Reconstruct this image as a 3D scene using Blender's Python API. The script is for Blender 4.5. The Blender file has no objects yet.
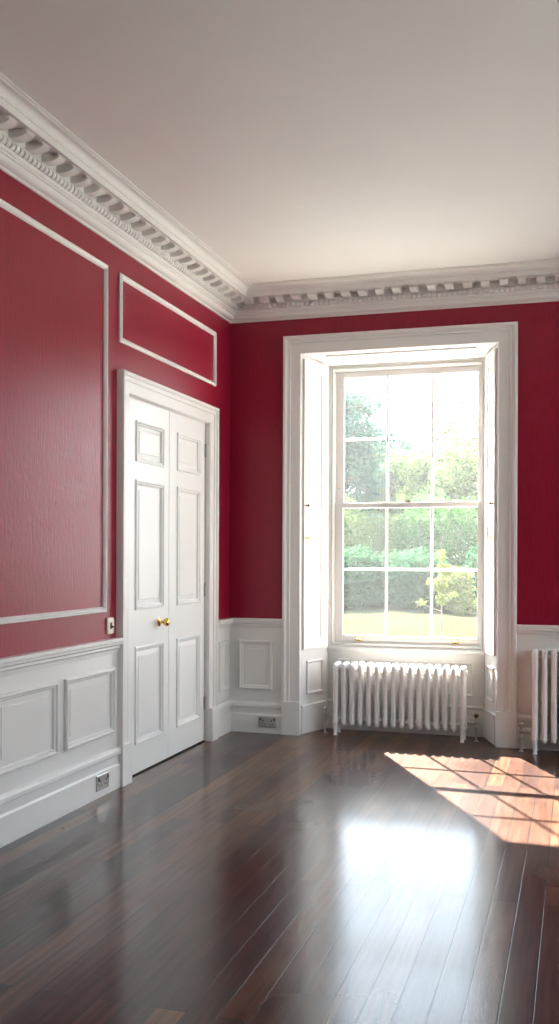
import bpy, bmesh, math, random
from mathutils import Vector, Matrix
random.seed(7)
PI = math.pi
col = bpy.context.scene.collection
sc = bpy.context.scene

# ------------------------------------------------------------------ camera
D = 7.611          # depth of the window wall
W = 5.45           # right wall
YF = -2.2          # wall behind the camera
HC = 3.60          # ceiling
cam = bpy.data.objects.new('camera', bpy.data.cameras.new('camera'))
col.objects.link(cam); sc.camera = cam
cam.data.sensor_fit = 'AUTO'; cam.data.sensor_width = 36
cam.data.lens = 976.4 / 1024 * 36
cam.data.shift_y = (555.3 - 512) / 1024
cam.data.clip_end = 500
yaw, roll = math.radians(16.953), math.radians(0.2295)
cam.location = (2.753, 0, 1.45)
cam.matrix_world = (Matrix.Translation((2.753, 0, 1.45)) @ Matrix.Rotation(yaw, 4, 'Z')
                    @ Matrix.Rotation(PI / 2, 4, 'X') @ Matrix.Rotation(roll, 4, 'Z'))

# ------------------------------------------------------------------ light
SKY = 3.9
SUN = 54.0
EXPO = 1.0
world = bpy.data.worlds.new('sky'); sc.world = world; world.use_nodes = True
wn = world.node_tree
bg = wn.nodes['Background']
tc = wn.nodes.new('ShaderNodeTexCoord'); sep = wn.nodes.new('ShaderNodeSeparateXYZ')
wn.links.new(tc.outputs['Generated'], sep.inputs[0])
rp = wn.nodes.new('ShaderNodeValToRGB'); wn.links.new(sep.outputs['Z'], rp.inputs[0])
rp.color_ramp.elements[0].position = 0.0; rp.color_ramp.elements[0].color = (0.93, 0.97, 1.0, 1)
rp.color_ramp.elements[1].position = 0.6; rp.color_ramp.elements[1].color = (0.62, 0.80, 1.0, 1)
wn.links.new(rp.outputs[0], bg.inputs[0]); bg.inputs[1].default_value = SKY
sl = bpy.data.lights.new('sun', 'SUN'); sun = bpy.data.objects.new('sun', sl); col.objects.link(sun)
sl.energy = SUN; sl.angle = math.radians(0.6); sl.color = (1.0, 0.92, 0.80)
sun.rotation_euler = Vector((0.51, -1.0, -0.955)).to_track_quat('-Z', 'Y').to_euler()
sun.location = (-5, 20, 12)
vs = sc.view_settings
vs.view_transform = 'Standard'; vs.look = 'None'; vs.gamma = 1; vs.use_curve_mapping = False
vs.exposure = EXPO
WIN_CX = 1.3975
ADDED_WINDOWS = [(6.3,), (4.4,), (2.5,)]  # unseen windows, added so that more daylight reaches the room
def portal(loc, rz):
    l = bpy.data.lights.new('sky_portal', 'AREA'); o = bpy.data.objects.new('sky_portal', l); col.objects.link(o)
    l.shape = 'RECTANGLE'; l.size = 1.25; l.size_y = 2.4; l.cycles.is_portal = True
    o.location = loc; o.rotation_euler = (PI / 2, 0, rz)      # faces -Y at rz = 0... light shines along local -Z
    return o
portal((WIN_CX, D + 0.68, 1.85), PI).rotation_euler = Vector((0, -1, 0)).to_track_quat('-Z', 'Z').to_euler()
for (y,) in ADDED_WINDOWS:
    portal((W + 0.68, y, 1.85), 0).rotation_euler = Vector((-1, 0, 0)).to_track_quat('-Z', 'Z').to_euler()

# ------------------------------------------------------------------ materials
def mat(name, color, rough=0.5, metal=0.0, spec=0.5):
    m = bpy.data.materials.new(name); m.use_nodes = True
    b = m.node_tree.nodes['Principled BSDF']
    b.inputs['Base Color'].default_value = (*color, 1); b.inputs['Roughness'].default_value = rough
    b.inputs['Metallic'].default_value = metal; b.inputs['Specular IOR Level'].default_value = spec
    return m
def nd(m, t, **k):
    n = m.node_tree.nodes.new(t)
    for a, v in k.items(): setattr(n, a, v)
    return n
def ln(m, a, b): m.node_tree.links.new(a, b)
def noise(m, scale, detail=4, vec=None, stretch=None):
    tc = nd(m, 'ShaderNodeTexCoord'); mp = nd(m, 'ShaderNodeMapping'); ln(m, tc.outputs['Object'], mp.inputs[0])
    if stretch: mp.inputs['Scale'].default_value = stretch
    n = nd(m, 'ShaderNodeTexNoise'); n.inputs['Scale'].default_value = scale; n.inputs['Detail'].default_value = detail
    ln(m, mp.outputs[0], n.inputs['Vector']); return n
def bump(m, src, strength, dist=0.002):
    b = nd(m, 'ShaderNodeBump'); b.inputs['Strength'].default_value = strength; b.inputs['Distance'].default_value = dist
    ln(m, src, b.inputs['Height']); ln(m, b.outputs[0], m.node_tree.nodes['Principled BSDF'].inputs['Normal']); return b
def ramp(m, src, stops, to=None):
    r = nd(m, 'ShaderNodeValToRGB'); e = r.color_ramp.elements
    while len(e) < len(stops): e.new(0.5)
    for i, (p, c) in enumerate(stops): e[i].position = p; e[i].color = (*c, 1)
    ln(m, src, r.inputs[0])
    if to: ln(m, r.outputs[0], m.node_tree.nodes['Principled BSDF'].inputs[to])
    return r

M = {}
def paint(name, c, rough, b=0.08):
    m = mat(name, c, rough); n = noise(m, 60, 5); bump(m, n.outputs[0], b, 0.001)
    n2 = noise(m, 1.3, 3)
    ramp(m, n2.outputs[0], [(0.3, tuple(x * 0.96 for x in c)), (0.7, c)], 'Base Color')
    return m
M['white'] = paint('white_gloss_paint', (0.80, 0.785, 0.76), 0.33)
M['door'] = paint('white_door_paint', (0.82, 0.82, 0.80), 0.30)
M['ceiling'] = paint('ceiling_paint', (0.83, 0.815, 0.79), 0.8)
M['plaster'] = paint('cornice_plaster_paint', (0.80, 0.78, 0.75), 0.55)
M['radiator'] = paint('radiator_enamel', (0.84, 0.82, 0.80), 0.28)
# red wallpaper
m = mat('crimson_wallpaper', (0.30, 0.010, 0.030), 0.42, spec=0.38); M['red'] = m
na = noise(m, 9, 6, stretch=(6, 6, 1)); nb = noise(m, 70, 6, stretch=(1, 1, 0.35))
ramp(m, na.outputs[0], [(0.30, (0.235, 0.006, 0.025)), (0.72, (0.315, 0.009, 0.036))], 'Base Color')
mx = nd(m, 'ShaderNodeMath', operation='ADD'); ln(m, na.outputs[0], mx.inputs[0]); ln(m, nb.outputs[0], mx.inputs[1])
bump(m, mx.outputs[0], 0.30, 0.003)
rr = ramp(m, na.outputs[0], [(0.3, (0.31,) * 3), (0.7, (0.42,) * 3)], 'Roughness')
M['brass'] = mat('polished_brass', (0.78, 0.52, 0.18), 0.22, 1.0)
M['steel'] = mat('brushed_steel', (0.50, 0.49, 0.48), 0.35, 1.0)
M['nickel'] = mat('nickel_valve_metal', (0.50, 0.48, 0.45), 0.3, 1.0)
M['dark'] = mat('dark_gap', (0.012, 0.010, 0.009), 0.7)
M['bronze'] = mat('dark_bronze', (0.10, 0.075, 0.045), 0.4, 1.0)
M['cream'] = mat('cream_plastic', (0.78, 0.72, 0.60), 0.35)
M['stone'] = paint('limestone', (0.55, 0.52, 0.46), 0.85, 0.3)
for k in ('brass', 'steel', 'nickel', 'bronze', 'cream', 'dark'):
    mm = M[k]; n = noise(mm, 120, 3); bump(mm, n.outputs[0], 0.03, 0.0005)
# glass: clear pane with a faint translucent mix standing in for veiling glare
m = bpy.data.materials.new('old_window_glass'); m.use_nodes = True; M['glass'] = m
m.node_tree.nodes.remove(m.node_tree.nodes['Principled BSDF'])
out = m.node_tree.nodes['Material Output']
tr = nd(m, 'ShaderNodeBsdfTransparent'); tr.inputs[0].default_value = (0.97, 0.985, 0.975, 1)
gl = nd(m, 'ShaderNodeBsdfGlossy'); gl.inputs['Roughness'].default_value = 0.02
tl = nd(m, 'ShaderNodeBsdfTranslucent'); tl.inputs[0].default_value = (0.95, 0.97, 1.0, 1)
m1 = nd(m, 'ShaderNodeMixShader'); m1.inputs[0].default_value = 0.06; ln(m, tr.outputs[0], m1.inputs[1]); ln(m, gl.outputs[0], m1.inputs[2])
m2 = nd(m, 'ShaderNodeMixShader'); nz = noise(m, 3, 3)
HAZE = (0.005, 0.007)
r = ramp(m, nz.outputs[0], [(0.3, (HAZE[0],) * 3), (0.7, (HAZE[1],) * 3)]); ln(m, r.outputs[0], m2.inputs[0])
ln(m, m1.outputs[0], m2.inputs[1]); ln(m, tl.outputs[0], m2.inputs[2]); ln(m, m2.outputs[0], out.inputs[0])
# floor boards running towards the window wall
m = mat('dark_polished_boards', (0.05, 0.02, 0.015), 0.22, spec=0.12); M['floor'] = m
tcn = nd(m, 'ShaderNodeTexCoord'); mp = nd(m, 'ShaderNodeMapping'); ln(m, tcn.outputs['Object'], mp.inputs[0])
mp.inputs['Rotation'].default_value = (0, 0, PI / 2)
bk = nd(m, 'ShaderNodeTexBrick'); ln(m, mp.outputs[0], bk.inputs['Vector'])
bk.offset = 0.37; bk.offset_frequency = 2; bk.squash = 1.0
bk.inputs['Color1'].default_value = (0, 0, 0, 1); bk.inputs['Color2'].default_value = (1, 1, 1, 1); bk.inputs['Mortar'].default_value = (0.5, 0.5, 0.5, 1)
bk.inputs['Scale'].default_value = 1.0; bk.inputs['Mortar Size'].default_value = 0.0030; bk.inputs['Mortar Smooth'].default_value = 0.3
bk.inputs['Brick Width'].default_value = 2.1; bk.inputs['Row Height'].default_value = 0.105; bk.inputs['Bias'].default_value = -0.1
tone = ramp(m, bk.outputs['Color'], [(0.0, (0.026, 0.0085, 0.006)), (0.45, (0.058, 0.022, 0.013)), (0.78, (0.096, 0.040, 0.021)), (1.0, (0.165, 0.074, 0.034))])
g1 = noise(m, 14, 8, stretch=(3, 0.16, 1)); g2 = noise(m, 45, 6, stretch=(3, 0.2, 1)); g3 = noise(m, 1.2, 4)
gr = ramp(m, g1.outputs[0], [(0.36, (0.58,) * 3), (0.64, (1.28,) * 3)])
mul = nd(m, 'ShaderNodeMixRGB', blend_type='MULTIPLY'); mul.inputs[0].default_value = 1
ln(m, tone.outputs[0], mul.inputs[1]); ln(m, gr.outputs[0], mul.inputs[2])
mor = nd(m, 'ShaderNodeMixRGB', blend_type='MIX'); ln(m, bk.outputs['Fac'], mor.inputs[0]); ln(m, mul.outputs[0], mor.inputs[1])
mor.inputs[2].default_value = (0.008, 0.004, 0.003, 1)
P = m.node_tree.nodes['Principled BSDF']; ln(m, mor.outputs[0], P.inputs['Base Color'])
rr = ramp(m, g3.outputs[0], [(0.3, (0.26,) * 3), (0.7, (0.36,) * 3)], 'Roughness')
P.inputs['Coat Weight'].default_value = 0.6; P.inputs['Coat IOR'].default_value = 1.5
rc = ramp(m, g1.outputs[0], [(0.3, (0.07,) * 3), (0.7, (0.13,) * 3)], 'Coat Roughness')
g4 = noise(m, 60, 5, stretch=(4, 0.8, 1))
hs = nd(m, 'ShaderNodeMath', operation='MULTIPLY_ADD'); ln(m, bk.outputs['Fac'], hs.inputs[0]); hs.inputs[1].default_value = -1.8
ln(m, g4.outputs[0], hs.inputs[2]); bf = bump(m, hs.outputs[0], 0.20, 0.0012); ln(m, bf.outputs[0], P.inputs['Coat Normal'])
# outdoors
m = mat('lawn_grass', (0.04, 0.05, 0.02), 1.0, spec=0.0); M['lawn'] = m
n = noise(m, 0.5, 8); ramp(m, n.outputs[0], [(0.3, (0.029, 0.034, 0.016)), (0.7, (0.040, 0.042, 0.024))], 'Base Color')
n = noise(m, 25, 4); bump(m, n.outputs[0], 0.6, 0.05)
m = mat('bounce_gravel', (0.5, 0.47, 0.4), 0.9); M['bounce_gravel'] = m
n = noise(m, 30, 4); ramp(m, n.outputs[0], [(0.3, (0.20, 0.215, 0.21)), (0.7, (0.30, 0.315, 0.315))], 'Base Color')
m = mat('tree_bark', (0.20, 0.16, 0.12), 0.9); M['bark'] = m
n = noise(m, 12, 5, stretch=(3, 3, 0.5)); ramp(m, n.outputs[0], [(0.3, (0.12, 0.09, 0.07)), (0.7, (0.28, 0.23, 0.18))], 'Base Color')
def leafmat(name, a, b):
    m = bpy.data.materials.new(name); m.use_nodes = True
    m.node_tree.nodes.remove(m.node_tree.nodes['Principled BSDF'])
    o = m.node_tree.nodes['Material Output']
    d = nd(m, 'ShaderNodeBsdfDiffuse'); t = nd(m, 'ShaderNodeBsdfTranslucent'); x = nd(m, 'ShaderNodeMixShader'); x.inputs[0].default_value = 0.45
    n = noise(m, 1.6, 5); r = ramp(m, n.outputs[0], [(0.35, a), (0.65, b)])
    ln(m, r.outputs[0], d.inputs[0]); ln(m, r.outputs[0], t.inputs[0]); ln(m, d.outputs[0], x.inputs[1]); ln(m, t.outputs[0], x.inputs[2]); ln(m, x.outputs[0], o.inputs[0])
    return m
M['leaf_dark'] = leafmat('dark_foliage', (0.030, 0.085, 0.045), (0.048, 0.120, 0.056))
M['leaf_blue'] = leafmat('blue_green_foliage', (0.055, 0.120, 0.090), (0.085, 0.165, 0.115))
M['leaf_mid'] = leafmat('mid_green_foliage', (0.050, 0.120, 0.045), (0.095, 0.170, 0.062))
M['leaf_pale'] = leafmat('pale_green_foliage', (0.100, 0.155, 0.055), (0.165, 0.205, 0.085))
M['leaf_yellow'] = leafmat('yellow_green_foliage', (0.13, 0.165, 0.055), (0.21, 0.235, 0.09))

# ------------------------------------------------------------------ mesh helpers
def finish(name, bm, m, parent=None, smooth=35, bevel=0):
    bmesh.ops.recalc_face_normals(bm, faces=bm.faces)
    me = bpy.data.meshes.new(name); bm.to_mesh(me); bm.free()
    me.materials.append(m)
    if smooth:
        me.polygons.foreach_set('use_smooth', [True] * len(me.polygons))
        me.set_sharp_from_angle(angle=math.radians(smooth))
    o = bpy.data.objects.new(name, me); col.objects.link(o)
    if parent: o.parent = parent
    if bevel:
        b = o.modifiers.new('bevel', 'BEVEL'); b.width = bevel; b.segments = 2; b.limit_method = 'ANGLE'
    return o
def tag(o, label=None, cat=None, group=None, kind=None):
    if label: o['label'] = label
    if cat: o['category'] = cat
    if group: o['group'] = group
    if kind: o['kind'] = kind
    return o
def empty(name, loc=(0, 0, 0), rz=0, parent=None):
    o = bpy.data.objects.new(name, None); col.objects.link(o); o.empty_display_size = 0.1
    o.location = loc; o.rotation_euler = (0, 0, rz)
    if parent: o.parent = parent
    return o
def copy_tree(o, parent=None):
    c = o.copy(); col.objects.link(c)
    if parent: c.parent = parent
    for ch in list(o.children): copy_tree(ch, c)
    return c
def box(bm, a, b):
    x0, y0, z0 = a; x1, y1, z1 = b
    v = [bm.verts.new(p) for p in ((x0, y0, z0), (x1, y0, z0), (x1, y1, z0), (x0, y1, z0), (x0, y0, z1), (x1, y0, z1), (x1, y1, z1), (x0, y1, z1))]
    for f in ((3, 2, 1, 0), (4, 5, 6, 7), (0, 1, 5, 4), (1, 2, 6, 5), (2, 3, 7, 6), (3, 0, 4, 7)): bm.faces.new([v[i] for i in f])
def boxes(name, lst, m, parent=None, bevel=0):
    bm = bmesh.new()
    for a, b in lst: box(bm, a, b)
    return finish(name, bm, m, parent, 0, bevel)
def prism(bm, pts, z0, z1):
    lo = [bm.verts.new((x, y, z0)) for x, y in pts]; hi = [bm.verts.new((x, y, z1)) for x, y in pts]
    bm.faces.new(lo[::-1]); bm.faces.new(hi)
    for i in range(len(pts)):
        j = (i + 1) % len(pts); bm.faces.new((lo[i], lo[j], hi[j], hi[i]))
class Pl:      # a working plane: u along, v up, h out of it
    def __init__(s, o, U, V=(0, 0, 1), N=None):
        s.o, s.U, s.V = Vector(o), Vector(U).normalized(), Vector(V).normalized()
        s.N = Vector(N).normalized() if N else s.U.cross(s.V)
    def __call__(s, u, v, h=0): return s.o + s.U * u + s.V * v + s.N * h
LW = Pl((0, 0, 0), (0, 1, 0), N=(1, 0, 0))               # left wall: u = y
BW = Pl((0, D, 0), (1, 0, 0), N=(0, -1, 0))              # window wall: u = x
RW = Pl((W, 0, 0), (0, 1, 0), N=(-1, 0, 0))
FW = Pl((0, YF, 0), (1, 0, 0), N=(0, 1, 0))
def rings(bm, pl, u0, u1, v0, v1, prof, cap=True, closed=False):
    """rectangular moulding: prof = [(inset, height)...]; cap fills the middle"""
    R = []
    for i, h in prof:
        R.append([bm.verts.new(pl(u, v, h)) for u, v in ((u0 + i, v0 + i), (u1 - i, v0 + i), (u1 - i, v1 - i), (u0 + i, v1 - i))])
    seq = list(zip(R, R[1:]))
    if closed: seq.append((R[-1], R[0]))
    for A, B in seq:
        for k in range(4):
            l = (k + 1) % 4; bm.faces.new((A[k], A[l], B[l], B[k]))
    if cap: bm.faces.new(R[-1])
def arch_frame(bm, pl, u0, u1, v0, v1, prof):
    """three-sided architrave, prof = [(inset from outer edge, height)...]"""
    R = [[bm.verts.new(pl(u, v, h)) for u, v in ((u0 + i, v0), (u0 + i, v1 - i), (u1 - i, v1 - i), (u1 - i, v0))] for i, h in prof]
    n = len(R)
    for a in range(n):
        A, B = R[a], R[(a + 1) % n]
        for k in range(3): bm.faces.new((A[k], A[k + 1], B[k + 1], B[k]))
    bm.faces.new([r[0] for r in R]); bm.faces.new([r[3] for r in R])
def sweep(bm, pl, t0, t1, prof, m0=0, m1=0):
    """straight moulding along u; prof = [(out, v)...] closed loop; m = mitre factor at each end"""
    A = [bm.verts.new(pl(t0 + m0 * p, v, p)) for p, v in prof]; B = [bm.verts.new(pl(t1 - m1 * p, v, p)) for p, v in prof]
    n = len(prof)
    for i in range(n):
        j = (i + 1) % n; bm.faces.new((A[i], A[j], B[j], B[i]))
    bm.faces.new(A); bm.faces.new(B[::-1])
def arc(p0, p1, bulge, n=5):
    """curved step between two profile points"""
    r = []
    a, b = Vector(p0), Vector(p1); d = b - a; nrm = Vector((-d.y, d.x))
    for i in range(1, n):
        t = i / n; q = a + d * t + nrm * bulge * math.sin(PI * t); r.append((q.x, q.y))
    return r
def lathe(bm, prof, axis_o, axis, seg=20, ref=None):
    ax = Vector(axis).normalized(); o = Vector(axis_o)
    r = ax.orthogonal().normalized(); s = ax.cross(r)
    R = []
    for rad, t in prof:
        R.append([bm.verts.new(o + ax * t + (r * math.cos(2 * PI * k / seg) + s * math.sin(2 * PI * k / seg)) * max(rad, 1e-4)) for k in range(seg)])
    for A, B in zip(R, R[1:]):
        for k in range(seg):
            l = (k + 1) % seg; bm.faces.new((A[k], A[l], B[l], B[k]))
    bm.faces.new(R[0][::-1]); bm.faces.new(R[-1])
def tube(bm, pts, rad, seg=10, flat=1.0):
    """tube through points; rad number or list"""
    pts = [Vector(p) for p in pts]; n = len(pts)
    rad = rad if isinstance(rad, (list, tuple)) else [rad] * n
    R = []; ref = None
    for i, p in enumerate(pts):
        t = (pts[min(i + 1, n - 1)] - pts[max(i - 1, 0)]).normalized()
        if ref is None: ref = t.orthogonal().normalized()
        ref = (ref - t * ref.dot(t)).normalized(); s = t.cross(ref)
        R.append([bm.verts.new(p + (ref * math.cos(2 * PI * k / seg) + s * math.sin(2 * PI * k / seg)) * rad[i]) for k in range(seg)])
    for A, B in zip(R, R[1:]):
        for k in range(seg):
            l = (k + 1) % seg; bm.faces.new((A[k], A[l], B[l], B[k]))
    bm.faces.new(R[0][::-1]); bm.faces.new(R[-1])

# ------------------------------------------------------------------ shell
S = 'structure'
T = 0.65                       # thickness of outer walls
o = boxes('floor', [((0, YF, -0.12), (W, D, 0)), ((-0.158, 5.666, -0.12), (0, 7.104, 0)), ((0.613, D, -0.12), (2.168, D + 0.42, 0))], M['floor'])
tag(o, 'dark polished hardwood floorboards running towards the sash window', 'floor', kind=S)
o = boxes('ceiling', [((-0.3, YF - 0.3, HC), (W + 0.3, D + 0.6, HC + 0.25))], M['ceiling']); tag(o, 'plain white flat plaster ceiling above the cornice', 'ceiling', kind=S)
DO0, DO1, DZ = 5.665, 7.105, 2.478    # door opening
o = boxes('wall_left', [((-0.3, YF - 0.3, -0.12), (0, DO0, HC)), ((-0.3, DO1, -0.12), (0, D, HC)), ((-0.3, DO0, DZ), (0, DO1, HC)), ((-0.3, DO0, -0.12), (-0.16, DO1, DZ))], M['red'])
tag(o, 'crimson papered left wall holding the white double doors', 'wall', kind=S)
WO0, WO1, WOZ0, WOZ1 = 0.80, 2.00, 0.66, 3.03   # outer window opening
def wall_with_windows(name, span, cxs, pl_to, m):
    """wall of two leaves: a wide inner opening with splayed sides and a narrower outer one"""
    bm = bmesh.new(); L = []
    ins = sorted((c - 0.7855, c + 0.7715) for c in cxs); outs = sorted((c - 0.5975, c + 0.6025) for c in cxs)
    def fill(op, y0, y1, zb, zt):
        u = span[0]
        for a, b in op:
            L.append(((u, y0, -0.5), (a, y1, HC))); L.append(((a, y0, zt), (b, y1, HC)))
            L.append(((a, y0, -0.5), (b, y1, zb))); u = b
        L.append(((u, y0, -0.5), (span[1], y1, HC)))
    fill(ins, 0, 0.545, -0.125, 3.085); fill(outs, 0.545, T, 0.66, 3.03)
    for a, b in L:
        lo, hi = pl_to(a), pl_to(b)
        box(bm, tuple(min(p, q) for p, q in zip(lo, hi)), tuple(max(p, q) for p, q in zip(lo, hi)))
    return finish(name, bm, m, None, 0)
o = wall_with_windows('wall_back', (0, W), [WIN_CX], lambda p: (p[0], D + p[1], p[2]), M['red']); tag(o, 'crimson end wall around the tall sash window', 'wall', kind=S)
o = wall_with_windows('wall_right', (YF, D), [c[0] for c in ADDED_WINDOWS], lambda p: (W + p[1], p[0], p[2]), M['red']); tag(o, 'crimson right wall outside the picture with added daylight windows', 'wall', kind=S)
o = boxes('wall_front', [((0, YF - 0.3, -0.12), (W, YF, HC))], M['red']); tag(o, 'crimson wall behind the camera', 'wall', kind=S)

# ------------------------------------------------------------------ cornice
ZS = 3.530
prof_c = [(0.0, 3.364), (0.014, 3.364), (0.018, 3.376)] + arc((0.018, 3.376), (0.050, 3.414), -0.25) + [(0.050, 3.414), (0.058, 3.418), (0.058, 3.426)] \
    + arc((0.058, 3.426), (0.070, 3.444), -0.18, 4) + [(0.070, 3.444), (0.072, 3.480), (0.088, 3.482), (0.088, 3.487), (0.080, 3.489), (0.080, ZS), (0.188, ZS), (0.190, ZS - 0.011), (0.206, ZS - 0.012), (0.206, 3.552),
     (0.214, 3.555), (0.214, 3.561)] + arc((0.214, 3.561), (0.262, 3.584), 0.22, 6) + [(0.262, 3.584), (0.270, 3.586), (0.270, 3.591), (0.284, 3.594), (0.284, HC), (0.0, HC)]
def cornice(name, pl, t0, t1, label, a0, sp, n_detail=None):
    bm = bmesh.new(); sweep(bm, pl, t0, t1, prof_c, 1, 1)
    root = tag(finish(name, bm, M['plaster'], None, 30), label, 'cornice', kind=S)
    # modillion blocks under the soffit, each with a scrolled nose
    bm = bmesh.new()
    t = a0
    blk = [(0.075, 3.492), (0.110, 3.487), (0.140, 3.489), (0.166, 3.495), (0.184, 3.506), (0.180, ZS + 0.001), (0.075, ZS + 0.001)]
    while t < t1 - 0.1:
        if t > t0 + 0.1: sweep(bm, pl, t - 0.031, t + 0.031, blk)
        t += sp
    o = finish('modillion_row', bm, M['plaster'], root, 30)
    # arched web behind and between the blocks
    bm = bmesh.new(); t = a0 + sp / 2; w = sp / 2
    while t < t1 - 0.1:
        if t > t0 + 0.05:
            r = w - 0.033
            for p0, p1 in ((0.160, 0.180),):
                out = [(t - w, ZS + .001), (t - w, 3.508)] + [(t - r * math.cos(PI * k / 8), 3.508 + (ZS - 3.512) * math.sin(PI * k / 8) ** 0.8) for k in range(9)] + [(t + w, 3.508), (t + w, ZS + .001)]
                A = [bm.verts.new(pl(u, v, p0)) for u, v in out]; B = [bm.verts.new(pl(u, v, p1)) for u, v in out]
                n = len(out)
                for i in range(n):
                    j = (i + 1) % n; bm.faces.new((A[i], A[j], B[j], B[i]))
                bm.faces.new(A); bm.faces.new(B[::-1])
        t += sp
    finish('arched_web', bm, M['plaster'], root, 0)
    # small leaf blocks (egg band)
    bm = bmesh.new(); t = t0 + 0.1
    e = [(0.06, 3.446), (0.076, 3.445), (0.088, 3.452), (0.094, 3.464), (0.092, 3.476), (0.08, 3.481), (0.06, 3.481)]
    while t < t1 - 0.1:
        sweep(bm, pl, t - 0.0135, t + 0.0135, e); t += 0.039
    finish('leaf_band', bm, M['plaster'], root, 40)
    # leaf rosettes on the corona edge beside each block
    bm = bmesh.new(); t = a0
    while t < t1 - 0.1:
        if t > t0 + 0.1:
            for d in (-0.022, 0.0, 0.022):
                c = pl(t + d, ZS - 0.002, 0.192)
                bmesh.ops.create_icosphere(bm, subdivisions=1, radius=0.010, matrix=Matrix.Translation(c))
        t += sp
    finish('leaf_ornament', bm, M['plaster'], root, 60)
    return root
SPL, SPB = 0.1525, 0.1345
cornice('trim_1', LW, YF, D, 'white ornamental plaster cornice along the left wall', 4.295 - SPL * 43 + SPL / 2, SPL)
cornice('trim_2', BW, 0, W, 'white ornamental plaster cornice along the window wall', 0.135 + SPB / 2, SPB)
cornice('trim_3', RW, YF, D, 'white ornamental plaster cornice along the right wall', YF + 0.2, SPL)
cornice('trim_4', FW, 0, W, 'white ornamental plaster cornice behind the camera', 0.2, SPL)

# ------------------------------------------------------------------ wainscot, rails, skirting
prof_rail = [(0.0, 0.838), (0.016, 0.838), (0.018, 0.852)] + arc((0.018, 0.852), (0.030, 0.872), 0.2, 4) + [(0.030, 0.872), (0.030, 0.886), (0.038, 0.890)] \
    + arc((0.038, 0.890), (0.052, 0.908), -0.3, 4) + [(0.052, 0.908), (0.056, 0.914), (0.056, 0.926), (0.050, 0.933), (0.0, 0.933)]
prof_skirt = [(0.0, 0.0), (0.034, 0.0), (0.034, 0.146), (0.030, 0.152), (0.024, 0.156), (0.022, 0.200), (0.024, 0.206)] + arc((0.024, 0.206), (0.038, 0.226), -0.3, 4) + \
    [(0.038, 0.226), (0.038, 0.236), (0.030, 0.246), (0.016, 0.252), (0.0, 0.252)]
prof_panel = [(0.0, 0.009), (0.0, 0.028), (0.006, 0.034), (0.014, 0.034), (0.020, 0.024), (0.030, 0.021), (0.038, 0.006), (0.040, 0.0015), (0.048, 0.0015), (0.068, 0.009), (0.070, 0.014)]
def dado(name, pl, runs, panels, label):
    bm = bmesh.new()
    for a, b in runs: sweep(bm, pl, a, b, [(0, 0.2), (0.010, 0.2), (0.010, 0.86), (0, 0.86)])
    root = tag(finish(name, bm, M['white'], None, 0), label, 'wainscot', kind=S)
    for a, b in panels:
        bm = bmesh.new(); rings(bm, pl, a, b, 0.352, 0.752, prof_panel)
        finish('raised_panel', bm, M['white'], root, 30)
    return root
def rail(name, pl, runs, prof, label, cat):
    bm = bmesh.new()
    for a, b, m0, m1 in runs: sweep(bm, pl, a, b, prof, m0, m1)
    return tag(finish(name, bm, M['white'], None, 30), label, cat, kind=S)
CO0, CO1 = DO0 - 0.13, DO1 + 0.130          # door casing outer edges
CW0, CW1 = 0.470, 2.318                     # window casing outer edges
lp = []; a = 5.47
while a > YF + 0.6: lp.append((a - 0.60, a)); a -= 0.69
dado('trim_5', LW, [(YF, CO0), (CO1, D)], lp + [(7.325, 7.525)], 'white panelled wainscot along the left wall beside the doors')
bp = [(0.095, 0.381)]; a = 2.43
while a < W - 0.6: bp.append((a, a + 0.60)); a += 0.69
dado('trim_6', BW, [(0, CW0), (CW1, W)], bp, 'white panelled wainscot on the window wall')
rail('trim_7', LW, [(YF, CO0, 1, 0), (CO1, D, 0, 1)], prof_rail, 'white moulded chair rail along the left wall', 'chair rail')
rail('trim_8', BW, [(0, CW0, 1, 0), (CW1, W, 0, 1)], prof_rail, 'white moulded chair rail on the window wall', 'chair rail')
rail('baseboard_left', LW, [(YF, CO0, 1, 0), (CO1, D, 0, 1)], prof_skirt, 'tall white stepped skirting board along the left wall', 'baseboard')
rail('baseboard_back', BW, [(0, CW0, 1, 0), (CW1, W, 0, 1)], prof_skirt, 'tall white stepped skirting board on the window wall', 'baseboard')
segs = []; u = YF
for (c,) in sorted(ADDED_WINDOWS): segs.append((u, c - 0.9275)); u = c + 0.9205
segs.append((u, D))
dado('trim_9', RW, segs, [], 'white wainscot along the right wall')
rail('trim_10', RW, [(a, b, 0, 0) for a, b in segs], prof_rail, 'white chair rail along the right wall', 'chair rail')
rail('baseboard_right', RW, [(a, b, 0, 0) for a, b in segs], prof_skirt, 'white skirting board along the right wall', 'baseboard')

# picture-panel mouldings on the red wall
prof_pm = [(0.0, 0.0), (0.0, 0.012), (0.005, 0.016), (0.010, 0.013), (0.013, 0.018), (0.020, 0.020), (0.027, 0.014), (0.032, 0.006), (0.034, 0.0)]
def wall_moulding(name, pl, u0, u1, v0, v1, label):
    bm = bmesh.new(); rings(bm, pl, u0, u1, v0, v1, prof_pm, cap=False, closed=True)
    return tag(finish(name, bm, M['white'], None, 30), label, 'wall moulding', kind=S)
wall_moulding('trim_11', LW, 2.35, 5.387, 1.100, 3.213, 'large white rectangular panel moulding on the crimson left wall')
wall_moulding('trim_12', LW, 5.552, 7.256, 2.785, 3.215, 'small white rectangular panel moulding above the double doors')
wall_moulding('trim_13', LW, -1.4, 2.15, 1.100, 3.213, 'white panel moulding on the left wall level with the camera')

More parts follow.
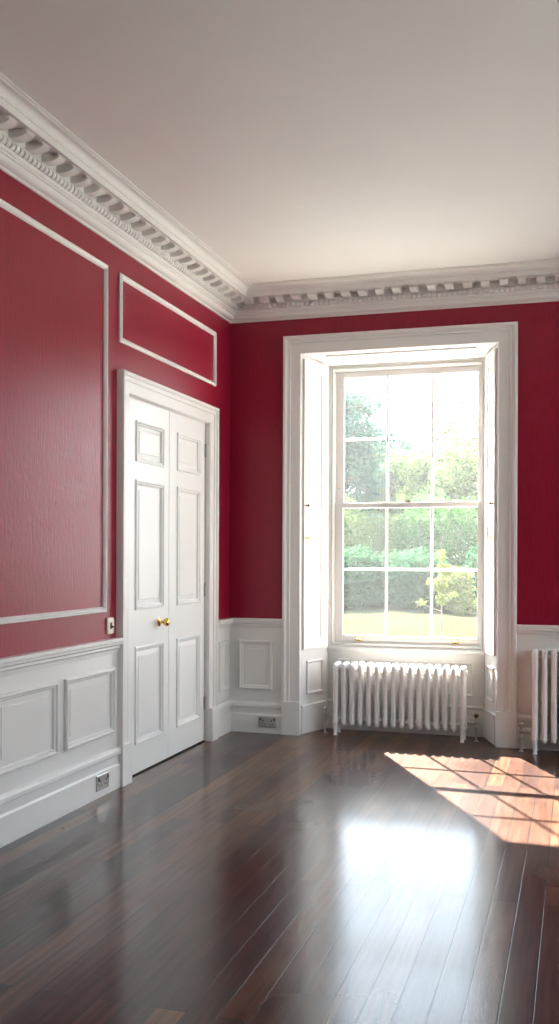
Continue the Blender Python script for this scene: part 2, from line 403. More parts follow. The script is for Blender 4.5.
# ------------------------------------------------------------------ door
door = tag(empty('door_1', (0, (DO0 + DO1) / 2, 0)), 'white panelled double doors with a small brass knob', 'door', kind=S)
dl = Pl((0, -(DO0 + DO1) / 2, 0), (0, 1, 0), N=(1, 0, 0))
prof_case = [(0, -0.0), (0, 0.040), (0.004, 0.048), (0.018, 0.050), (0.026, 0.044), (0.030, 0.034), (0.044, 0.028), (0.052, 0.034), (0.058, 0.030), (0.060, 0.024), (0.120, 0.022), (0.128, 0.024), (0.133, 0.018), (0.133, 0.0)]
bm = bmesh.new(); arch_frame(bm, dl, CO0, CO1, 0.0, DZ + 0.130, prof_case)
finish('door_casing', bm, M['white'], door, 30)
for a, b in ((CO0 - 0.002, CO0 + 0.137), (CO1 - 0.137, CO1 + 0.002)):
    bm = bmesh.new(); p0, p1 = dl(a, 0, 0), dl(b, 0.262, 0.053); box(bm, p0, p1); finish('plinth_block', bm, M['white'], door, 0, 0.004)
bm = bmesh.new()
for a, b, c, d in ((DO0, DO0 + 0.004, 0, DZ), (DO1 - 0.004, DO1, 0, DZ), (DO0, DO1, DZ - 0.004, DZ)):
    box(bm, dl(a, c, -0.16), dl(b, d, 0.0))
for a, b, c, d in ((DO0, DO0 + 0.016, 0, DZ), (DO1 - 0.016, DO1, 0, DZ), (DO0, DO1, DZ - 0.016, DZ)):
    box(bm, dl(a, c, -0.09), dl(b, d, -0.065))
finish('door_jamb', bm, M['white'], door, 0)
mid = (DO0 + DO1) / 2 + 0.012
LX = -0.018   # face of the leaves
prof_dp = [(0.0, 0.0), (0.003, 0.009), (0.012, 0.011), (0.018, 0.003), (0.026, 0.000), (0.032, -0.012), (0.040, -0.0145), (0.066, -0.008), (0.068, -0.004)]
def leaf(u0, u1, ps0, ps1):
    lf = empty('door_leaf', (0, 0, 0), 0, door)
    pf = Pl(dl(0, 0, LX), (0, 1, 0), N=(1, 0, 0))
    zz = [(0.198, 0.845), (1.085, 1.945), (2.060, 2.335)]
    bm = bmesh.new(); t = 0.044
    cuts = [0.012] + [z for q in zz for z in q] + [DZ - 0.006]
    def bx(a, b, c, d): box(bm, pf(a, c, -t), pf(b, d, 0))
    bx(u0, ps0, 0.012, DZ - 0.006); bx(ps1, u1, 0.012, DZ - 0.006)
    for i in range(0, len(cuts), 2): bx(ps0, ps1, cuts[i], cuts[i + 1])
    for z0, z1 in zz: box(bm, pf(ps0, z0, -t), pf(ps1, z1, -0.02))
    finish('leaf_frame', bm, M['door'], lf, 0)
    for z0, z1 in zz:
        bm = bmesh.new(); rings(bm, pf, ps0, ps1, z0, z1, prof_dp); finish('leaf_panel', bm, M['door'], lf, 30)
    return lf, pf
l1, pf = leaf(DO0 + 0.006, mid - 0.003, 5.845, 6.300)
l2, pf = leaf(mid + 0.003, DO1 - 0.012, 6.540, 6.985)
KY, KZ = 6.232, 0.985
bm = bmesh.new()
lathe(bm, [(0.030, 0), (0.030, 0.005), (0.022, 0.009), (0.012, 0.012), (0.010, 0.030), (0.013, 0.036), (0.022, 0.042), (0.028, 0.052), (0.029, 0.062), (0.024, 0.072), (0.012, 0.078), (0, 0.079)], pf(KY, KZ, 0), (1, 0, 0), 24)
finish('door_knob', bm, M['brass'], l1, 40)
def hinge(par, u, z):
    bm = bmesh.new()
    for k in range(5): lathe(bm, [(0.0075, 0), (0.0075, 0.0185)], pf(u, z - 0.05 + k * 0.02, 0.006), (0, 0, 1), 12)
    lathe(bm, [(0.004, 0), (0.006, 0.004), (0.004, 0.008)], pf(u, z + 0.049, 0.006), (0, 0, 1), 12)
    box(bm, pf(u - 0.016, z - 0.05, -0.002), pf(u + 0.008, z + 0.05, 0.0015))
    finish('hinge', bm, M['steel'], par, 40)
for z in (2.26, 1.18, 0.30):
    hinge(l2, DO1 - 0.010, z); hinge(l1, DO0 + 0.006, z)
bm = bmesh.new(); box(bm, dl(DO0, 0.0, -0.062), dl(DO1, 0.006, -0.01)); finish('door_gap_shade', bm, M['dark'], door, 0)  # dark strip painting the shade in the gap under the doors

# ------------------------------------------------------------------ window
def build_window(name):
    R = empty(name)                                   # local: x along the wall, y outwards, origin on the wall face
    wp = Pl((0, 0, 0), (1, 0, 0), N=(0, -1, 0))
    c0, c1 = CW0 - WIN_CX, CW1 - WIN_CX
    pc = [(0, 0), (0, 0.044), (0.005, 0.052), (0.020, 0.054), (0.028, 0.048), (0.032, 0.038), (0.046, 0.032), (0.054, 0.038), (0.060, 0.032), (0.062, 0.026), (0.132, 0.024), (0.140, 0.027), (0.146, 0.020), (0.146, 0)]
    bm = bmesh.new(); arch_frame(bm, wp, c0, c1, 0, 3.222, pc); finish('window_casing', bm, M['white'], R, 30)
    for a, b in ((c0 - 0.003, c0 + 0.152), (c1 - 0.152, c1 + 0.003)):
        bm = bmesh.new(); box(bm, wp(a, 0, 0), wp(b, 0.272, 0.058)); finish('plinth_block', bm, M['white'], R, 0, 0.004)
    xa, xb, ya = -0.7855, -0.6475, 0.38               # left reveal from the wall face to the back
    # splayed linings
    for s, name_ in ((-1, 'left'), (1, 'right')):
        x0 = 0.7855 if s < 0 else 0.7715
        bm = bmesh.new()
        pts = [(s * x0, 0.0), (s * 0.6475, ya), (s * x0, ya)] if s > 0 else [(s * x0, 0.0), (s * x0, ya), (s * 0.6475, ya)]
        prism(bm, pts, 0.0, 3.085); lin = finish('reveal_lining', bm, M['white'], R, 0)
        A = Vector((s * x0, 0, 0)); B = Vector((s * 0.6475, ya, 0)); U = (B - A).normalized(); Lr = (B - A).length
        N = Vector((-U.y, U.x, 0)); N = -N if N.x * s > 0 else N
        rpn = Pl(A, U, N=N)
        bm = bmesh.new(); rings(bm, rpn, 0.085, Lr - 0.09, 0.315, 0.590, [(0, 0), (0, 0.010), (0.006, 0.014), (0.014, 0.012), (0.022, 0.003), (0.026, 0.002), (0.045, 0.008)])
        finish('dado_panel', bm, M['white'], lin, 30)
        bm = bmesh.new(); rings(bm, rpn, 0.004, Lr - 0.004, 0.002, 0.235, [(0, 0), (0, 0.014), (0.006, 0.018)])
        # folded shutter leaf lying on the lining
        sh = empty('shutter', (0, 0, 0), 0, R)
        sp = Pl(rpn(0, 0, 0.003), U, N=N)
        finish('reveal_skirting', bm, M['white'], lin, 0)
        bm = bmesh.new(); e0, e1 = 0.022, Lr - 0.075; t = 0.012; p0, p1 = e0 + 0.065, e1 - 0.045
        zz = [(0.76, 1.690), (1.835, 2.955)]
        q = 0.018
        def pb(a, b, c, d):
            vs_ = [bm.verts.new(sp(u, v, h)) for u, v, h in ((a, c, -0.008), (b, c, -0.008), (b, c, q), (a, c, q), (a, d, -0.008), (b, d, -0.008), (b, d, q), (a, d, q))]
            for f in ((3, 2, 1, 0), (4, 5, 6, 7), (0, 1, 5, 4), (1, 2, 6, 5), (2, 3, 7, 6), (3, 0, 4, 7)): bm.faces.new([vs_[i] for i in f])
        pb(e0, p0, 0.685, 3.045); pb(p1, e1, 0.685, 3.045)
        for a, b in ((0.685, 0.76), (1.690, 1.835), (2.955, 3.045)): pb(p0, p1, a, b)
        q = 0.004
        for a, b in zz: pb(p0, p1, a, b)
        finish('shutter_frame', bm, M['white'], sh, 0, 0.002)
        sq = Pl(sp(0, 0, 0.018), U, N=N)
        for a, b in zz:
            bm = bmesh.new(); rings(bm, sq, p0, p1, a, b, [(0, 0), (0.010, -0.003), (0.016, -0.012), (0.034, -0.010), (0.048, -0.004)]); finish('shutter_panel', bm, M['white'], sh, 30)
        for z, mt in ((1.855, 'bronze'), (1.592, 'brass')):
            bm = bmesh.new(); lathe(bm, [(0.010, 0), (0.010, 0.003), (0.005, 0.006), (0.005, 0.014), (0.011, 0.020), (0.012, 0.027), (0.007, 0.032), (0, 0.033)], sq(e0 + 0.022, z, 0), N, 16)
            finish('shutter_knob', bm, M[mt], sh, 40)
    # soffit board with a sunk panel
    bm = bmesh.new()
    v = [bm.verts.new(p) for p in ((-0.7855, 0, 3.080), (0.7715, 0, 3.080), (0.6475, ya, 3.045), (-0.6475, ya, 3.045), (-0.7855, 0, 3.0848), (0.7715, 0, 3.0848), (0.6475, ya, 3.0848), (-0.6475, ya, 3.0848))]
    for f in ((3, 2, 1, 0), (4, 5, 6, 7), (0, 1, 5, 4), (1, 2, 6, 5), (2, 3, 7, 6), (3, 0, 4, 7)): bm.faces.new([v[i] for i in f])
    sof = finish('soffit', bm, M['white'], R, 0)
    V = Vector((0, ya, -0.035)).normalized(); so = Pl((0, 0, 3.080), (1, 0, 0), V=V, N=Vector((0, -0.035, -ya)))
    bm = bmesh.new(); rings(bm, so, -0.60, 0.60, 0.075, 0.30, [(0, 0), (0, 0.010), (0.006, 0.013), (0.016, 0.010), (0.024, 0.002), (0.05, 0.006)]); finish('soffit_panel', bm, M['white'], sof, 30)
    # apron under the sill
    bm = bmesh.new(); box(bm, (-0.6475, ya - 0.012, 0), (0.6475, 0.545, 0.66))
    ap = finish('apron', bm, M['white'], R, 0)
    apl = Pl((0, ya - 0.012, 0), (1, 0, 0), N=(0, -1, 0))
    bm = bmesh.new(); rings(bm, apl, -0.56, 0.56, 0.315, 0.590, [(0, 0), (0, 0.010), (0.006, 0.014), (0.014, 0.012), (0.022, 0.003), (0.026, 0.002), (0.045, 0.008)]); finish('apron_panel', bm, M['white'], ap, 30)
    bm = bmesh.new(); sweep(bm, apl, -0.640, 0.640, [(0, 0), (0.020, 0), (0.020, 0.150), (0.014, 0.156), (0.014, 0.215), (0.024, 0.228), (0.020, 0.240), (0, 0.246)]); finish('apron_skirting', bm, M['white'], ap, 30)
    bm = bmesh.new(); box(bm, (-0.6475, ya - 0.030, 0.655), (0.6475, ya + 0.10, 0.683)); finish('window_board', bm, M['white'], R, 0, 0.005)
    # box frame
    fp = Pl((0, 0.40, 0), (1, 0, 0), N=(0, -1, 0))
    bm = bmesh.new()
    rings(bm, fp, -0.6465, 0.6465, 0.680, 3.044, [(0, 0.02), (0.012, 0.02), (0.014, 0.010), (0.022, 0.010), (0.026, 0.018), (0.034, 0.018), (0.036, 0.0), (0.040, 0.0), (0.040, -0.14), (0, -0.14)], cap=False, closed=True)
    finish('window_frame', bm, M['white'], R, 30)
    bm = bmesh.new(); box(bm, (-0.62, ya + 0.02, 0.683), (0.62, ya + 0.16, 0.705)); finish('window_sill', bm, M['white'], R, 0, 0.003)
    bm = bmesh.new(); box(bm, (-0.5965, 0.545, 0.6605), (0.6015, 0.72, 0.69)); finish('stone_sill', bm, M['stone'], R, 0, 0.004)
    # sashes
    gx0, gx1 = 0.862 - WIN_CX, 1.978 - WIN_CX
    mxs = [1.232 - WIN_CX, 1.608 - WIN_CX]
    def sash(nm, y, z0, z1, g0, g1, mz):
        sR = empty(nm, (0, 0, 0), 0, R)
        pl = Pl((0, y, 0), (1, 0, 0), N=(0, -1, 0)); x0, x1 = -0.605, 0.605
        bm = bmesh.new()
        def bx(a, b, c, d, t=0.015): box(bm, (a, y - t, c), (b, y + t, d))
        bx(x0, gx0, z0, z1); bx(gx1, x1, z0, z1); bx(gx0, gx1, z0, g0); bx(gx0, gx1, g1, z1)
        finish('sash_frame', bm, M['white'], sR, 0, 0.002)
        bm = bmesh.new()
        prof = [(-0.011, -0.003), (-0.011, 0.003), (-0.005, 0.014), (0.005, 0.014), (0.011, 0.003), (0.011, -0.003), (0.006, -0.014), (-0.006, -0.014)]
        for x in mxs:
            A = [bm.verts.new((x + a, y - b, g0)) for a, b in prof]; B = [bm.verts.new((x + a, y - b, g1)) for a, b in prof]
            for i in range(8): bm.faces.new((A[i], A[(i + 1) % 8], B[(i + 1) % 8], B[i]))
        A = [bm.verts.new((gx0, y - b, mz + a)) for a, b in prof]; B = [bm.verts.new((gx1, y - b, mz + a)) for a, b in prof]
        for i in range(8): bm.faces.new((A[i], A[(i + 1) % 8], B[(i + 1) % 8], B[i]))
        finish('glazing_bars', bm, M['white'], sR, 0)
        xs = [gx0] + mxs + [gx1]
        for (za, zb) in ((g0, mz), (mz, g1)):
            for a, b in zip(xs, xs[1:]):
                bm = bmesh.new(); box(bm, (a + 0.001, y - 0.0015, za + 0.001), (b - 0.001, y + 0.0015, zb - 0.001)) if False else None
                vv = [bm.verts.new(p) for p in ((a, y, za), (b, y, za), (b, y, zb), (a, y, zb))]; bm.faces.new(vv)
                finish('glass_pane', bm, M['glass'], sR, 0)
        return sR
    us = sash('upper_sash', 0.470, 1.850, 3.003, 1.897, 2.953, 2.430)
    ls = sash('lower_sash', 0.438, 0.706, 1.893, 0.782, 1.850, 1.335)
    for x in (359.5, 456.5):
        px = {359.5: 1.004 - WIN_CX, 456.5: 1.806 - WIN_CX}[x]
        bm = bmesh.new()
        box(bm, (px - 0.030, 0.414, 0.735), (px + 0.030, 0.4205, 0.748))
        tube(bm, [(px - 0.024, 0.418, 0.742), (px - 0.022, 0.398, 0.744), (px - 0.010, 0.388, 0.752), (px, 0.386, 0.755), (px + 0.010, 0.388, 0.752), (px + 0.022, 0.398, 0.744), (px + 0.024, 0.418, 0.742)], 0.0075, 10)
        finish('sash_lift', bm, M['brass'], ls, 40)
    bm = bmesh.new(); px = 0.015
    box(bm, (px - 0.022, 0.425, 1.893), (px + 0.022, 0.455, 1.899)); lathe(bm, [(0.008, 0), (0.008, 0.010), (0.012, 0.013), (0.011, 0.018), (0, 0.020)], (px, 0.44, 1.899), (0, 0, 1), 14)
    tube(bm, [(px, 0.44, 1.905), (px + 0.03, 0.445, 1.906)], [0.005, 0.004], 8)
    finish('sash_lock', bm, M['bronze'], ls, 40)
    for s in (-1, 1):
        bm = bmesh.new(); lathe(bm, [(0.008, 0), (0.008, 0.004), (0.004, 0.009), (0, 0.010)], (s * 0.578, 0.462, 2.02), (0, -1, 0), 12); finish('sash_stop', bm, M['steel'], us, 40)
    return R
w1 = build_window('window_1'); w1.location = (WIN_CX, D, 0)
tag(w1, 'tall white twelve-pane sash window with folded shutters overlooking the garden', 'window', kind=S)
for i, (y,) in enumerate(ADDED_WINDOWS):
    w = copy_tree(w1); w.name = 'window_%d' % (i + 2); w.location = (W, y, 0); w.rotation_euler = (0, 0, -PI / 2)
    w['label'] = 'white sash window added for daylight in the unseen right wall, ' + ['nearest the end wall', 'middle one of three', 'farthest from the end wall'][i]

# ------------------------------------------------------------------ radiators
def build_radiator(name, x0, n, sp, y0, zt, depth, sides):
    """sections along x from x0; front at y0 ; top at zt"""
    R = empty(name, (x0, y0 + depth / 2, 0))
    zb = 0.078; r = 0.0205
    def sec(leg):
        bm = bmesh.new(); ys = [-depth / 2 + 0.018, 0, depth / 2 - 0.018]
        zt_ = zt - 0.022
        for k, y in enumerate(ys):
            bot = zb + 0.02
            tube(bm, [(0, y, bot), (0, y, bot + 0.02), (0, y, zt_ - 0.04), (0, y, zt_ - 0.01)], [0.022, r, r, 0.021], 12)
        # headers: rounded bars front to back
        for z, up in ((zt_, 1), (zb + 0.020, -1)):
            pts = [(0, ys[0] - 0.013, z - up * 0.020), (0, ys[0] - 0.010, z - up * 0.006), (0, ys[0] + 0.005, z + up * 0.001), (0, -0.02, z + up * 0.001), (0, 0, z + up * 0.004), (0, 0.02, z + up * 0.001), (0, ys[2] - 0.005, z + up * 0.001), (0, ys[2] + 0.010, z - up * 0.006), (0, ys[2] + 0.013, z - up * 0.020)]
            tube(bm, pts, [0.012, 0.018, 0.021, 0.020, 0.022, 0.020, 0.021, 0.018, 0.012], 12)
        # connecting hubs
        for z in (zt_ - 0.035, zb + 0.040):
            lathe(bm, [(0.021, -sp / 2), (0.024, -sp / 2 + 0.004), (0.022, 0), (0.024, sp / 2 - 0.004), (0.021, sp / 2)], (0, 0, z), (1, 0, 0), 16)
        return finish('section', bm, M['radiator'], R, 50)
    s0 = sec(False)
    for i in range(1, n):
        c = s0.copy(); col.objects.link(c); c.location = (i * sp, 0, 0)
    for i in (0, n - 1):
        for y in (-depth / 2 + 0.018, depth / 2 - 0.018):
            bm = bmesh.new()
            tube(bm, [(i * sp, y, zb + 0.03), (i * sp, y, 0.06), (i * sp, y, 0.012), (i * sp, y, 0.0)], [0.018, 0.016, 0.014, 0.019], 12); finish('leg', bm, M['radiator'], R, 50)
    for s in sides:
        xe = -sp / 2 if s < 0 else (n - 1) * sp + sp / 2
        xv = xe + s * 0.068
        z = 0.142
        v = empty('valve', (0, 0, 0), 0, R)
        bm = bmesh.new()
        lathe(bm, [(0.024, 0), (0.022, 0.008), (0.012, 0.012), (0.010, 0.045), (0.016, 0.047), (0.016, 0.060), (0.011, 0.063), (0.011, 0.08)], (xe - s * 0.002, 0, z), (s, 0, 0), 12)
        lathe(bm, [(0.012, -0.05), (0.016, -0.045), (0.016, -0.025), (0.013, -0.02), (0.014, 0.0), (0.018, 0.006), (0.018, 0.014), (0.012, 0.018), (0.010, 0.045)], (xv, 0, z), (0, 0, 1), 14)
        finish('valve_body', bm, M['nickel'], v, 40)
        bm = bmesh.new(); lathe(bm, [(0.008, 0.040), (0.016, 0.046), (0.020, 0.056), (0.018, 0.068), (0.008, 0.074), (0, 0.075)], (xv, 0, z), (0, 0, 1), 14)
        finish('valve_cap', bm, M['bronze'] if s > 0 else M['nickel'], v, 40)
        bm = bmesh.new(); lathe(bm, [(0.020, 0), (0.018, 0.006), (0.0085, 0.010), (0.0085, z - 0.04)], (xv, 0, 0), (0, 0, 1), 14)
        finish('pipe', bm, M['nickel'], v, 40)
    return R
rad = build_radiator('radiator', 0.888, 16, 0.0676, D + 0.060, 0.585, 0.165, (-1, 1))
tag(rad, 'low white cast iron column radiator in the recess under the sash window', 'radiator')
rad2 = build_radiator('radiator', 2.462, 14, 0.0668, 7.385, 0.762, 0.165, (-1,))
tag(rad2, 'taller white cast iron radiator against the wainscot, cut off by right edge', 'radiator')

# ------------------------------------------------------------------ sockets and switch
def socket(pl, u, z, label):
    R = empty('wall_socket', pl(u, z - 0.045, 0.034))
    inv = Pl(pl(u, z, 0.034) - R.location, pl.U, N=pl.N); w, h = 0.076, 0.045
    bm = bmesh.new(); rings(bm, inv, -w, w, -h, h, [(0, 0), (0, 0.008), (0.003, 0.010)]); finish('face_plate', bm, M['steel'], R, 30)
    for s in (-1, 1):
        cx = s * 0.036
        bm = bmesh.new()
        for a, b, ww, hh in ((0, 0.012, 0.004, 0.007), (-0.011, -0.014, 0.0055, 0.003), (0.011, -0.014, 0.0055, 0.003)):
            box(bm, inv(cx + a - ww, b - 0.004 - hh, 0.0095), inv(cx + a + ww, b - 0.004 + hh, 0.0106))
        finish('outlet_holes', bm, M['dark'], R, 0)
        bm = bmesh.new(); box(bm, inv(cx + s * 0.022 - 0.006, 0.010, 0.009), inv(cx + s * 0.022 + 0.006, 0.032, 0.0145)); finish('rocker_switch', bm, M['bronze'], R, 0, 0.001)
    for a in (-0.066, 0.066):
        bm = bmesh.new(); lathe(bm, [(0.003, 0), (0.003, 0.0015), (0, 0.002)], inv(a, -0.004, 0.0098), pl.N, 10)
        finish('screw', bm, M['bronze'], R, 40)
    return tag(R, label, 'socket')
socket(LW, 5.288, 0.092, 'steel double wall socket on the left skirting board beside the doors')
socket(BW, 0.347, 0.095, 'steel double wall socket on the skirting board left of the window')
R = empty('light_switch', (0, 5.444, 0.963))
sw = Pl((0, 0, 0.05), (0, 1, 0), N=(1, 0, 0))
bm = bmesh.new(); rings(bm, sw, -0.043, 0.043, -0.050, 0.050, [(0, 0), (0, 0.009), (0.003, 0.012), (0.006, 0.013)]); finish('face_plate', bm, M['cream'], R, 30)
bm = bmesh.new(); rings(bm, sw, -0.013, 0.013, -0.020, 0.020, [(0, 0.0125), (0, 0.015), (0.002, 0.016)]); 
tube(bm, [sw(0, 0, 0.014), sw(0, -0.010, 0.030)], [0.006, 0.0045], 10); finish('toggle', bm, M['bronze'], R, 40)
tag(R, 'cream light switch plate on the crimson wall above the chair rail', 'switch')

# ------------------------------------------------------------------ garden
GZ = -0.5
o = boxes('lawn', [((-45, D + 13.0, GZ - 0.3), (60, 95, GZ))], M['lawn']); tag(o, 'bright sunlit lawn stretching from the house to the shrubs', 'lawn', kind=S)
o = boxes('bounce_terrace', [((-20, -14, GZ - 0.3), (-0.3 - 0.01, D + 13.0, GZ)), ((-0.31, D + T, GZ - 0.3), (30, D + 13.0, GZ)), ((W + T, -14, GZ - 0.3), (30, D + T, GZ))], M['bounce_gravel']); tag(o, 'unseen pale ground added around the house to bounce daylight indoors', 'bounce_terrace', kind=S)  # unseen ground, added and kept pale to bounce light onto the ceiling
def mesh_obj(name, verts, faces, m, parent):
    me = bpy.data.meshes.new(name); me.from_pydata(verts, [], faces); me.materials.append(m)
    o = bpy.data.objects.new(name, me); col.objects.link(o); o.parent = parent; return o
def leaves(rnd, centres, n, size):
    """n small folded leaves scattered through ellipsoid clumps; centres = [(c, radii)]"""
    V, F = [], []
    wts = [r[0] * r[1] * r[2] for c, r in centres]
    for i in range(n):
        c, r = rnd.choices(centres, wts)[0]
        d = Vector((rnd.gauss(0, 1), rnd.gauss(0, 1), rnd.gauss(0, 1))).normalized() * (rnd.random() ** 0.28)
        p = Vector((c[0] + d.x * r[0], c[1] + d.y * r[1], c[2] + d.z * r[2]))
        a = Vector((rnd.gauss(0, 1), rnd.gauss(0, 1), rnd.gauss(0, 0.7))).normalized(); b = a.cross(Vector((rnd.gauss(0, 1), rnd.gauss(0, 1), rnd.gauss(0, 1)))).normalized(); u = a.cross(b)
        s = size * rnd.uniform(0.6, 1.3); k = len(V)
        V += [p - a * s, p + b * s * 0.45 + u * s * 0.15, p + a * s, p - b * s * 0.45 + u * s * 0.15]
        F += [(k, k + 1, k + 2), (k, k + 2, k + 3)]
    return [tuple(v) for v in V], F
def shrub(seed, h, w, n, m, size=0.085):
    rnd = random.Random(seed)
    R = empty('shrub')
    cl = [((0, 0, h * 0.45), (w * 0.46, w * 0.46, h * 0.45)), ((w * 0.1, 0, h * 0.2), (w * 0.5, w * 0.4, h * 0.2))]
    for i in range(9):
        a = rnd.uniform(0, 2 * PI); q = rnd.uniform(0.15, 0.38) * w
        cl.append(((q * math.cos(a), q * math.sin(a), h * rnd.uniform(0.25, 0.8)), (w * 0.2, w * 0.2, h * rnd.uniform(0.14, 0.22))))
    V, F = leaves(rnd, cl, n, size); mesh_obj('foliage', V, F, m, R)
    bm = bmesh.new()
    for i in range(7):
        a = i * 0.9; tube(bm, [(0.05 * math.cos(a), 0.05 * math.sin(a), 0), (w * 0.12 * math.cos(a), w * 0.12 * math.sin(a), h * 0.3), (w * 0.3 * math.cos(a), w * 0.3 * math.sin(a), h * 0.7)], [0.04, 0.03, 0.012], 6)
    finish('stems', bm, M['bark'], R, 40)
    return R
def tree(seed, h, w, n, m, size=0.13, sparse=False):
    rnd = random.Random(seed); R = empty('tree')
    bm = bmesh.new(); top = (rnd.uniform(-.3, .3), rnd.uniform(-.3, .3), h * 0.9)
    tube(bm, [(0, 0, 0), (0.05, 0, h * 0.25), (top[0] * .5, top[1] * .5, h * 0.55), top], [h * 0.022, h * 0.016, h * 0.010, 0.02], 8)
    cl = []
    for i in range(22 if sparse else 26):
        t = rnd.uniform(0.22, 0.95); a = i * 2.4 + rnd.uniform(-.3, .3); q = w * 0.5 * (math.sin(PI * min(1, (t - 0.05) / 0.98)) ** 0.6) * rnd.uniform(0.55, 1.0)
        z = h * t; s = (top[0] * t, top[1] * t, z - q * 0.45)
        e = (s[0] + q * math.cos(a), s[1] + q * math.sin(a), z + (q * 0.35 if sparse else 0))
        mid_ = ((s[0] + e[0]) / 2 + rnd.uniform(-.15, .15), (s[1] + e[1]) / 2, (s[2] + e[2]) / 2 + 0.15)
        tube(bm, [s, mid_, e], [h * 0.007, h * 0.0045, 0.012], 5)
        for j in range(3 if sparse else 1):
            f = (e[0] + rnd.uniform(-.6, .6), e[1] + rnd.uniform(-.6, .6), e[2] + rnd.uniform(0.1, .9)); tube(bm, [mid_, ((mid_[0] + f[0]) / 2, (mid_[1] + f[1]) / 2, (mid_[2] + f[2]) / 2 + .1), f], [0.03, 0.02, 0.008], 4)
        rr_ = w * rnd.uniform(0.13, 0.2); cl.append((e, (rr_, rr_, rr_ * 0.75)))
    if not sparse: cl.append(((0, 0, h * 0.55), (w * 0.3, w * 0.3, h * 0.3)))
    finish('trunk', bm, M['bark'], R, 40)
    V, F = leaves(rnd, cl, n, size); mesh_obj('foliage', V, F, m, R)
    return R
def ground_at(px, dist):
    """garden position seen past a given bearing of the window, dist metres from the room"""
    a = math.radians(px); return (2.753 + dist * math.sin(a), dist * math.cos(a), GZ)
def bear(x): return math.degrees(math.atan((x - 279.5) / 976.4)) - 16.953
G_H = 'dark shrubs along the far edge of the lawn'
shr = [('leaf_dark', 1, 2.5, 2.9, 10000), ('leaf_mid', 5, 4.9, 4.3, 14000), ('leaf_yellow', 9, 1.8, 1.3, 2200), ('leaf_pale', 12, 5.2, 4.3, 14000)]
proto = {k: shrub(s, h, w, n, M[k]) for k, s, h, w, n in shr}
usedp = set()
def put(k, brg, dist, scale, rot, label, group=None):
    p = proto[k]
    o = p if k not in usedp else copy_tree(p); usedp.add(k)
    o.location = ground_at(brg, dist); o.scale = (scale,) * 3 if not isinstance(scale, tuple) else scale; o.rotation_euler = (0, 0, rot)
    tag(o, label, 'tree' if k.startswith('T') else 'shrub', group)
    return o
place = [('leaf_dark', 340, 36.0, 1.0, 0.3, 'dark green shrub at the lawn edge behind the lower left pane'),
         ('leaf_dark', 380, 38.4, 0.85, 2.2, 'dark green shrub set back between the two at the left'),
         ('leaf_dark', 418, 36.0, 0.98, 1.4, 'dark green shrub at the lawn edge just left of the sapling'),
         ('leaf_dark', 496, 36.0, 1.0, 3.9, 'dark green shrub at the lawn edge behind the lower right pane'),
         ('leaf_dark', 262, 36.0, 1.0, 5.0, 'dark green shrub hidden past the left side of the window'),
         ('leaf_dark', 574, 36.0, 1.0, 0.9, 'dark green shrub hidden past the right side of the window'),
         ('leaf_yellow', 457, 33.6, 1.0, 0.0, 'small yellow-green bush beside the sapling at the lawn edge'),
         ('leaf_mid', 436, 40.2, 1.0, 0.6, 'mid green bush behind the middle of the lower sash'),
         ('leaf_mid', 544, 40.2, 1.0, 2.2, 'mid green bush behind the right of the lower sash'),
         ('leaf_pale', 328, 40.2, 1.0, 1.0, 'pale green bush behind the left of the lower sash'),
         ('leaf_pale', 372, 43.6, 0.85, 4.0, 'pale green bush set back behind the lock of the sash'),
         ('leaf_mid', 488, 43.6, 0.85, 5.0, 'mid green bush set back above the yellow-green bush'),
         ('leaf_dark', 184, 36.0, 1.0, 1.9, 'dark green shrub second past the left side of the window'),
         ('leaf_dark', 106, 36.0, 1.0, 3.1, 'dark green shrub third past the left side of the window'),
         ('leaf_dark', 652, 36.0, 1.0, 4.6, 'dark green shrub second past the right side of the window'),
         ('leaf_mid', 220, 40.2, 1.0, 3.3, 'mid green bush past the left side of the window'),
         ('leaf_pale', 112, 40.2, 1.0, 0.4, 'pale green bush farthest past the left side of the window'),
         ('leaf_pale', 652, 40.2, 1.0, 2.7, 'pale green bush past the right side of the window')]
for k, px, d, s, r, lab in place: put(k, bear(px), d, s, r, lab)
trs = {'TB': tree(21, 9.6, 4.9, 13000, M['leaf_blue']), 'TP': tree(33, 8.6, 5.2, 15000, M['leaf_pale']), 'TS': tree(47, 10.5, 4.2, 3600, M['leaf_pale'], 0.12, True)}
proto.update(trs)
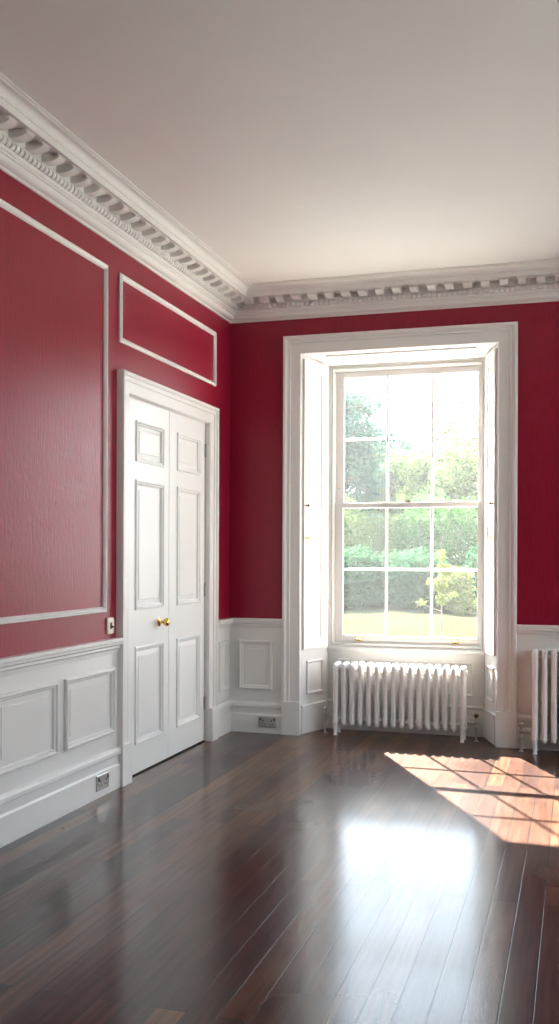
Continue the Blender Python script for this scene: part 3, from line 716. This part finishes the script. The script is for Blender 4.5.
for k, px, d, s, r, lab in [('TB', 346, 46.5, 1.02, 0.2, 'blue-green tree rising behind the upper left panes'),
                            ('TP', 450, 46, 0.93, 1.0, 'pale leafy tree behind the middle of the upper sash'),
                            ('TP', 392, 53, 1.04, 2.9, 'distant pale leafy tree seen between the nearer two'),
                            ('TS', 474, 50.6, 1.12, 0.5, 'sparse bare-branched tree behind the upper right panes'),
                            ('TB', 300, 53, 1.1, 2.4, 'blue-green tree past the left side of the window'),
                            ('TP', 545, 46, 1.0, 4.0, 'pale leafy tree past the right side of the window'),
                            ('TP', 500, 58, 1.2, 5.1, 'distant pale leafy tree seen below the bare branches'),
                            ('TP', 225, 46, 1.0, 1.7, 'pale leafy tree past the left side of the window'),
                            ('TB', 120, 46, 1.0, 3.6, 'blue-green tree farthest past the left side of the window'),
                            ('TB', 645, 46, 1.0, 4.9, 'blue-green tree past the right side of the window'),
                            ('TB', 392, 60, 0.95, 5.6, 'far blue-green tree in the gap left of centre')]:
    put(k, bear(px), d, s, r, lab)
# sapling
rnd = random.Random(3); R = empty('sapling', ground_at(bear(441.5), 24.2)); tag(R, 'slender young tree with pale yellow leaves alone on the lawn', 'tree')
bm = bmesh.new(); tube(bm, [(0, 0, 0), (0.01, 0, 0.7), (-0.01, 0, 1.4), (0.0, 0, 2.0)], [0.022, 0.018, 0.012, 0.005], 6)
cl = [((0, 0, 1.95), (0.12, 0.12, 0.16)), ((0.05, 0, 1.6), (0.16, 0.16, 0.2)), ((-0.05, 0, 1.25), (0.2, 0.2, 0.18)), ((0, 0, 0.9), (0.14, 0.14, 0.16))]
for a, b in (((0, 0, 0.6), (-0.50, -0.05, 0.80)), ((0, 0, 0.75), (0.28, 0.1, 0.98)), ((0, 0, 1.0), (-0.3, 0.1, 1.3)), ((0, 0, 1.2), (0.25, -0.1, 1.55))):
    tube(bm, [a, ((a[0] + b[0]) / 2, (a[1] + b[1]) / 2, (a[2] + b[2]) / 2 - 0.02), b], [0.012, 0.009, 0.004], 5); cl.append((b, (0.13, 0.12, 0.08)))
finish('trunk', bm, M['bark'], R, 40)
V, F = leaves(rnd, cl, 800, 0.05); mesh_obj('foliage', V, F, M['leaf_yellow'], R)

# haze volume added to give the garden a washed-out, low-contrast look
m = bpy.data.materials.new('washout_volume'); m.use_nodes = True; m.node_tree.nodes.remove(m.node_tree.nodes['Principled BSDF'])
v = nd(m, 'ShaderNodeVolumeScatter'); v.inputs['Color'].default_value = (0.93, 0.98, 1.0, 1); v.inputs['Density'].default_value = 0.0011; v.inputs['Anisotropy'].default_value = 0.1
ln(m, v.outputs[0], m.node_tree.nodes['Material Output'].inputs['Volume']); M['haze'] = m
o = boxes('washout_haze', [((-32, D + 6.0, GZ + 0.01), (38, 74, 16))], M['haze']); tag(o, 'pale haze volume added to wash out the view beyond the window', 'haze', kind='stuff')
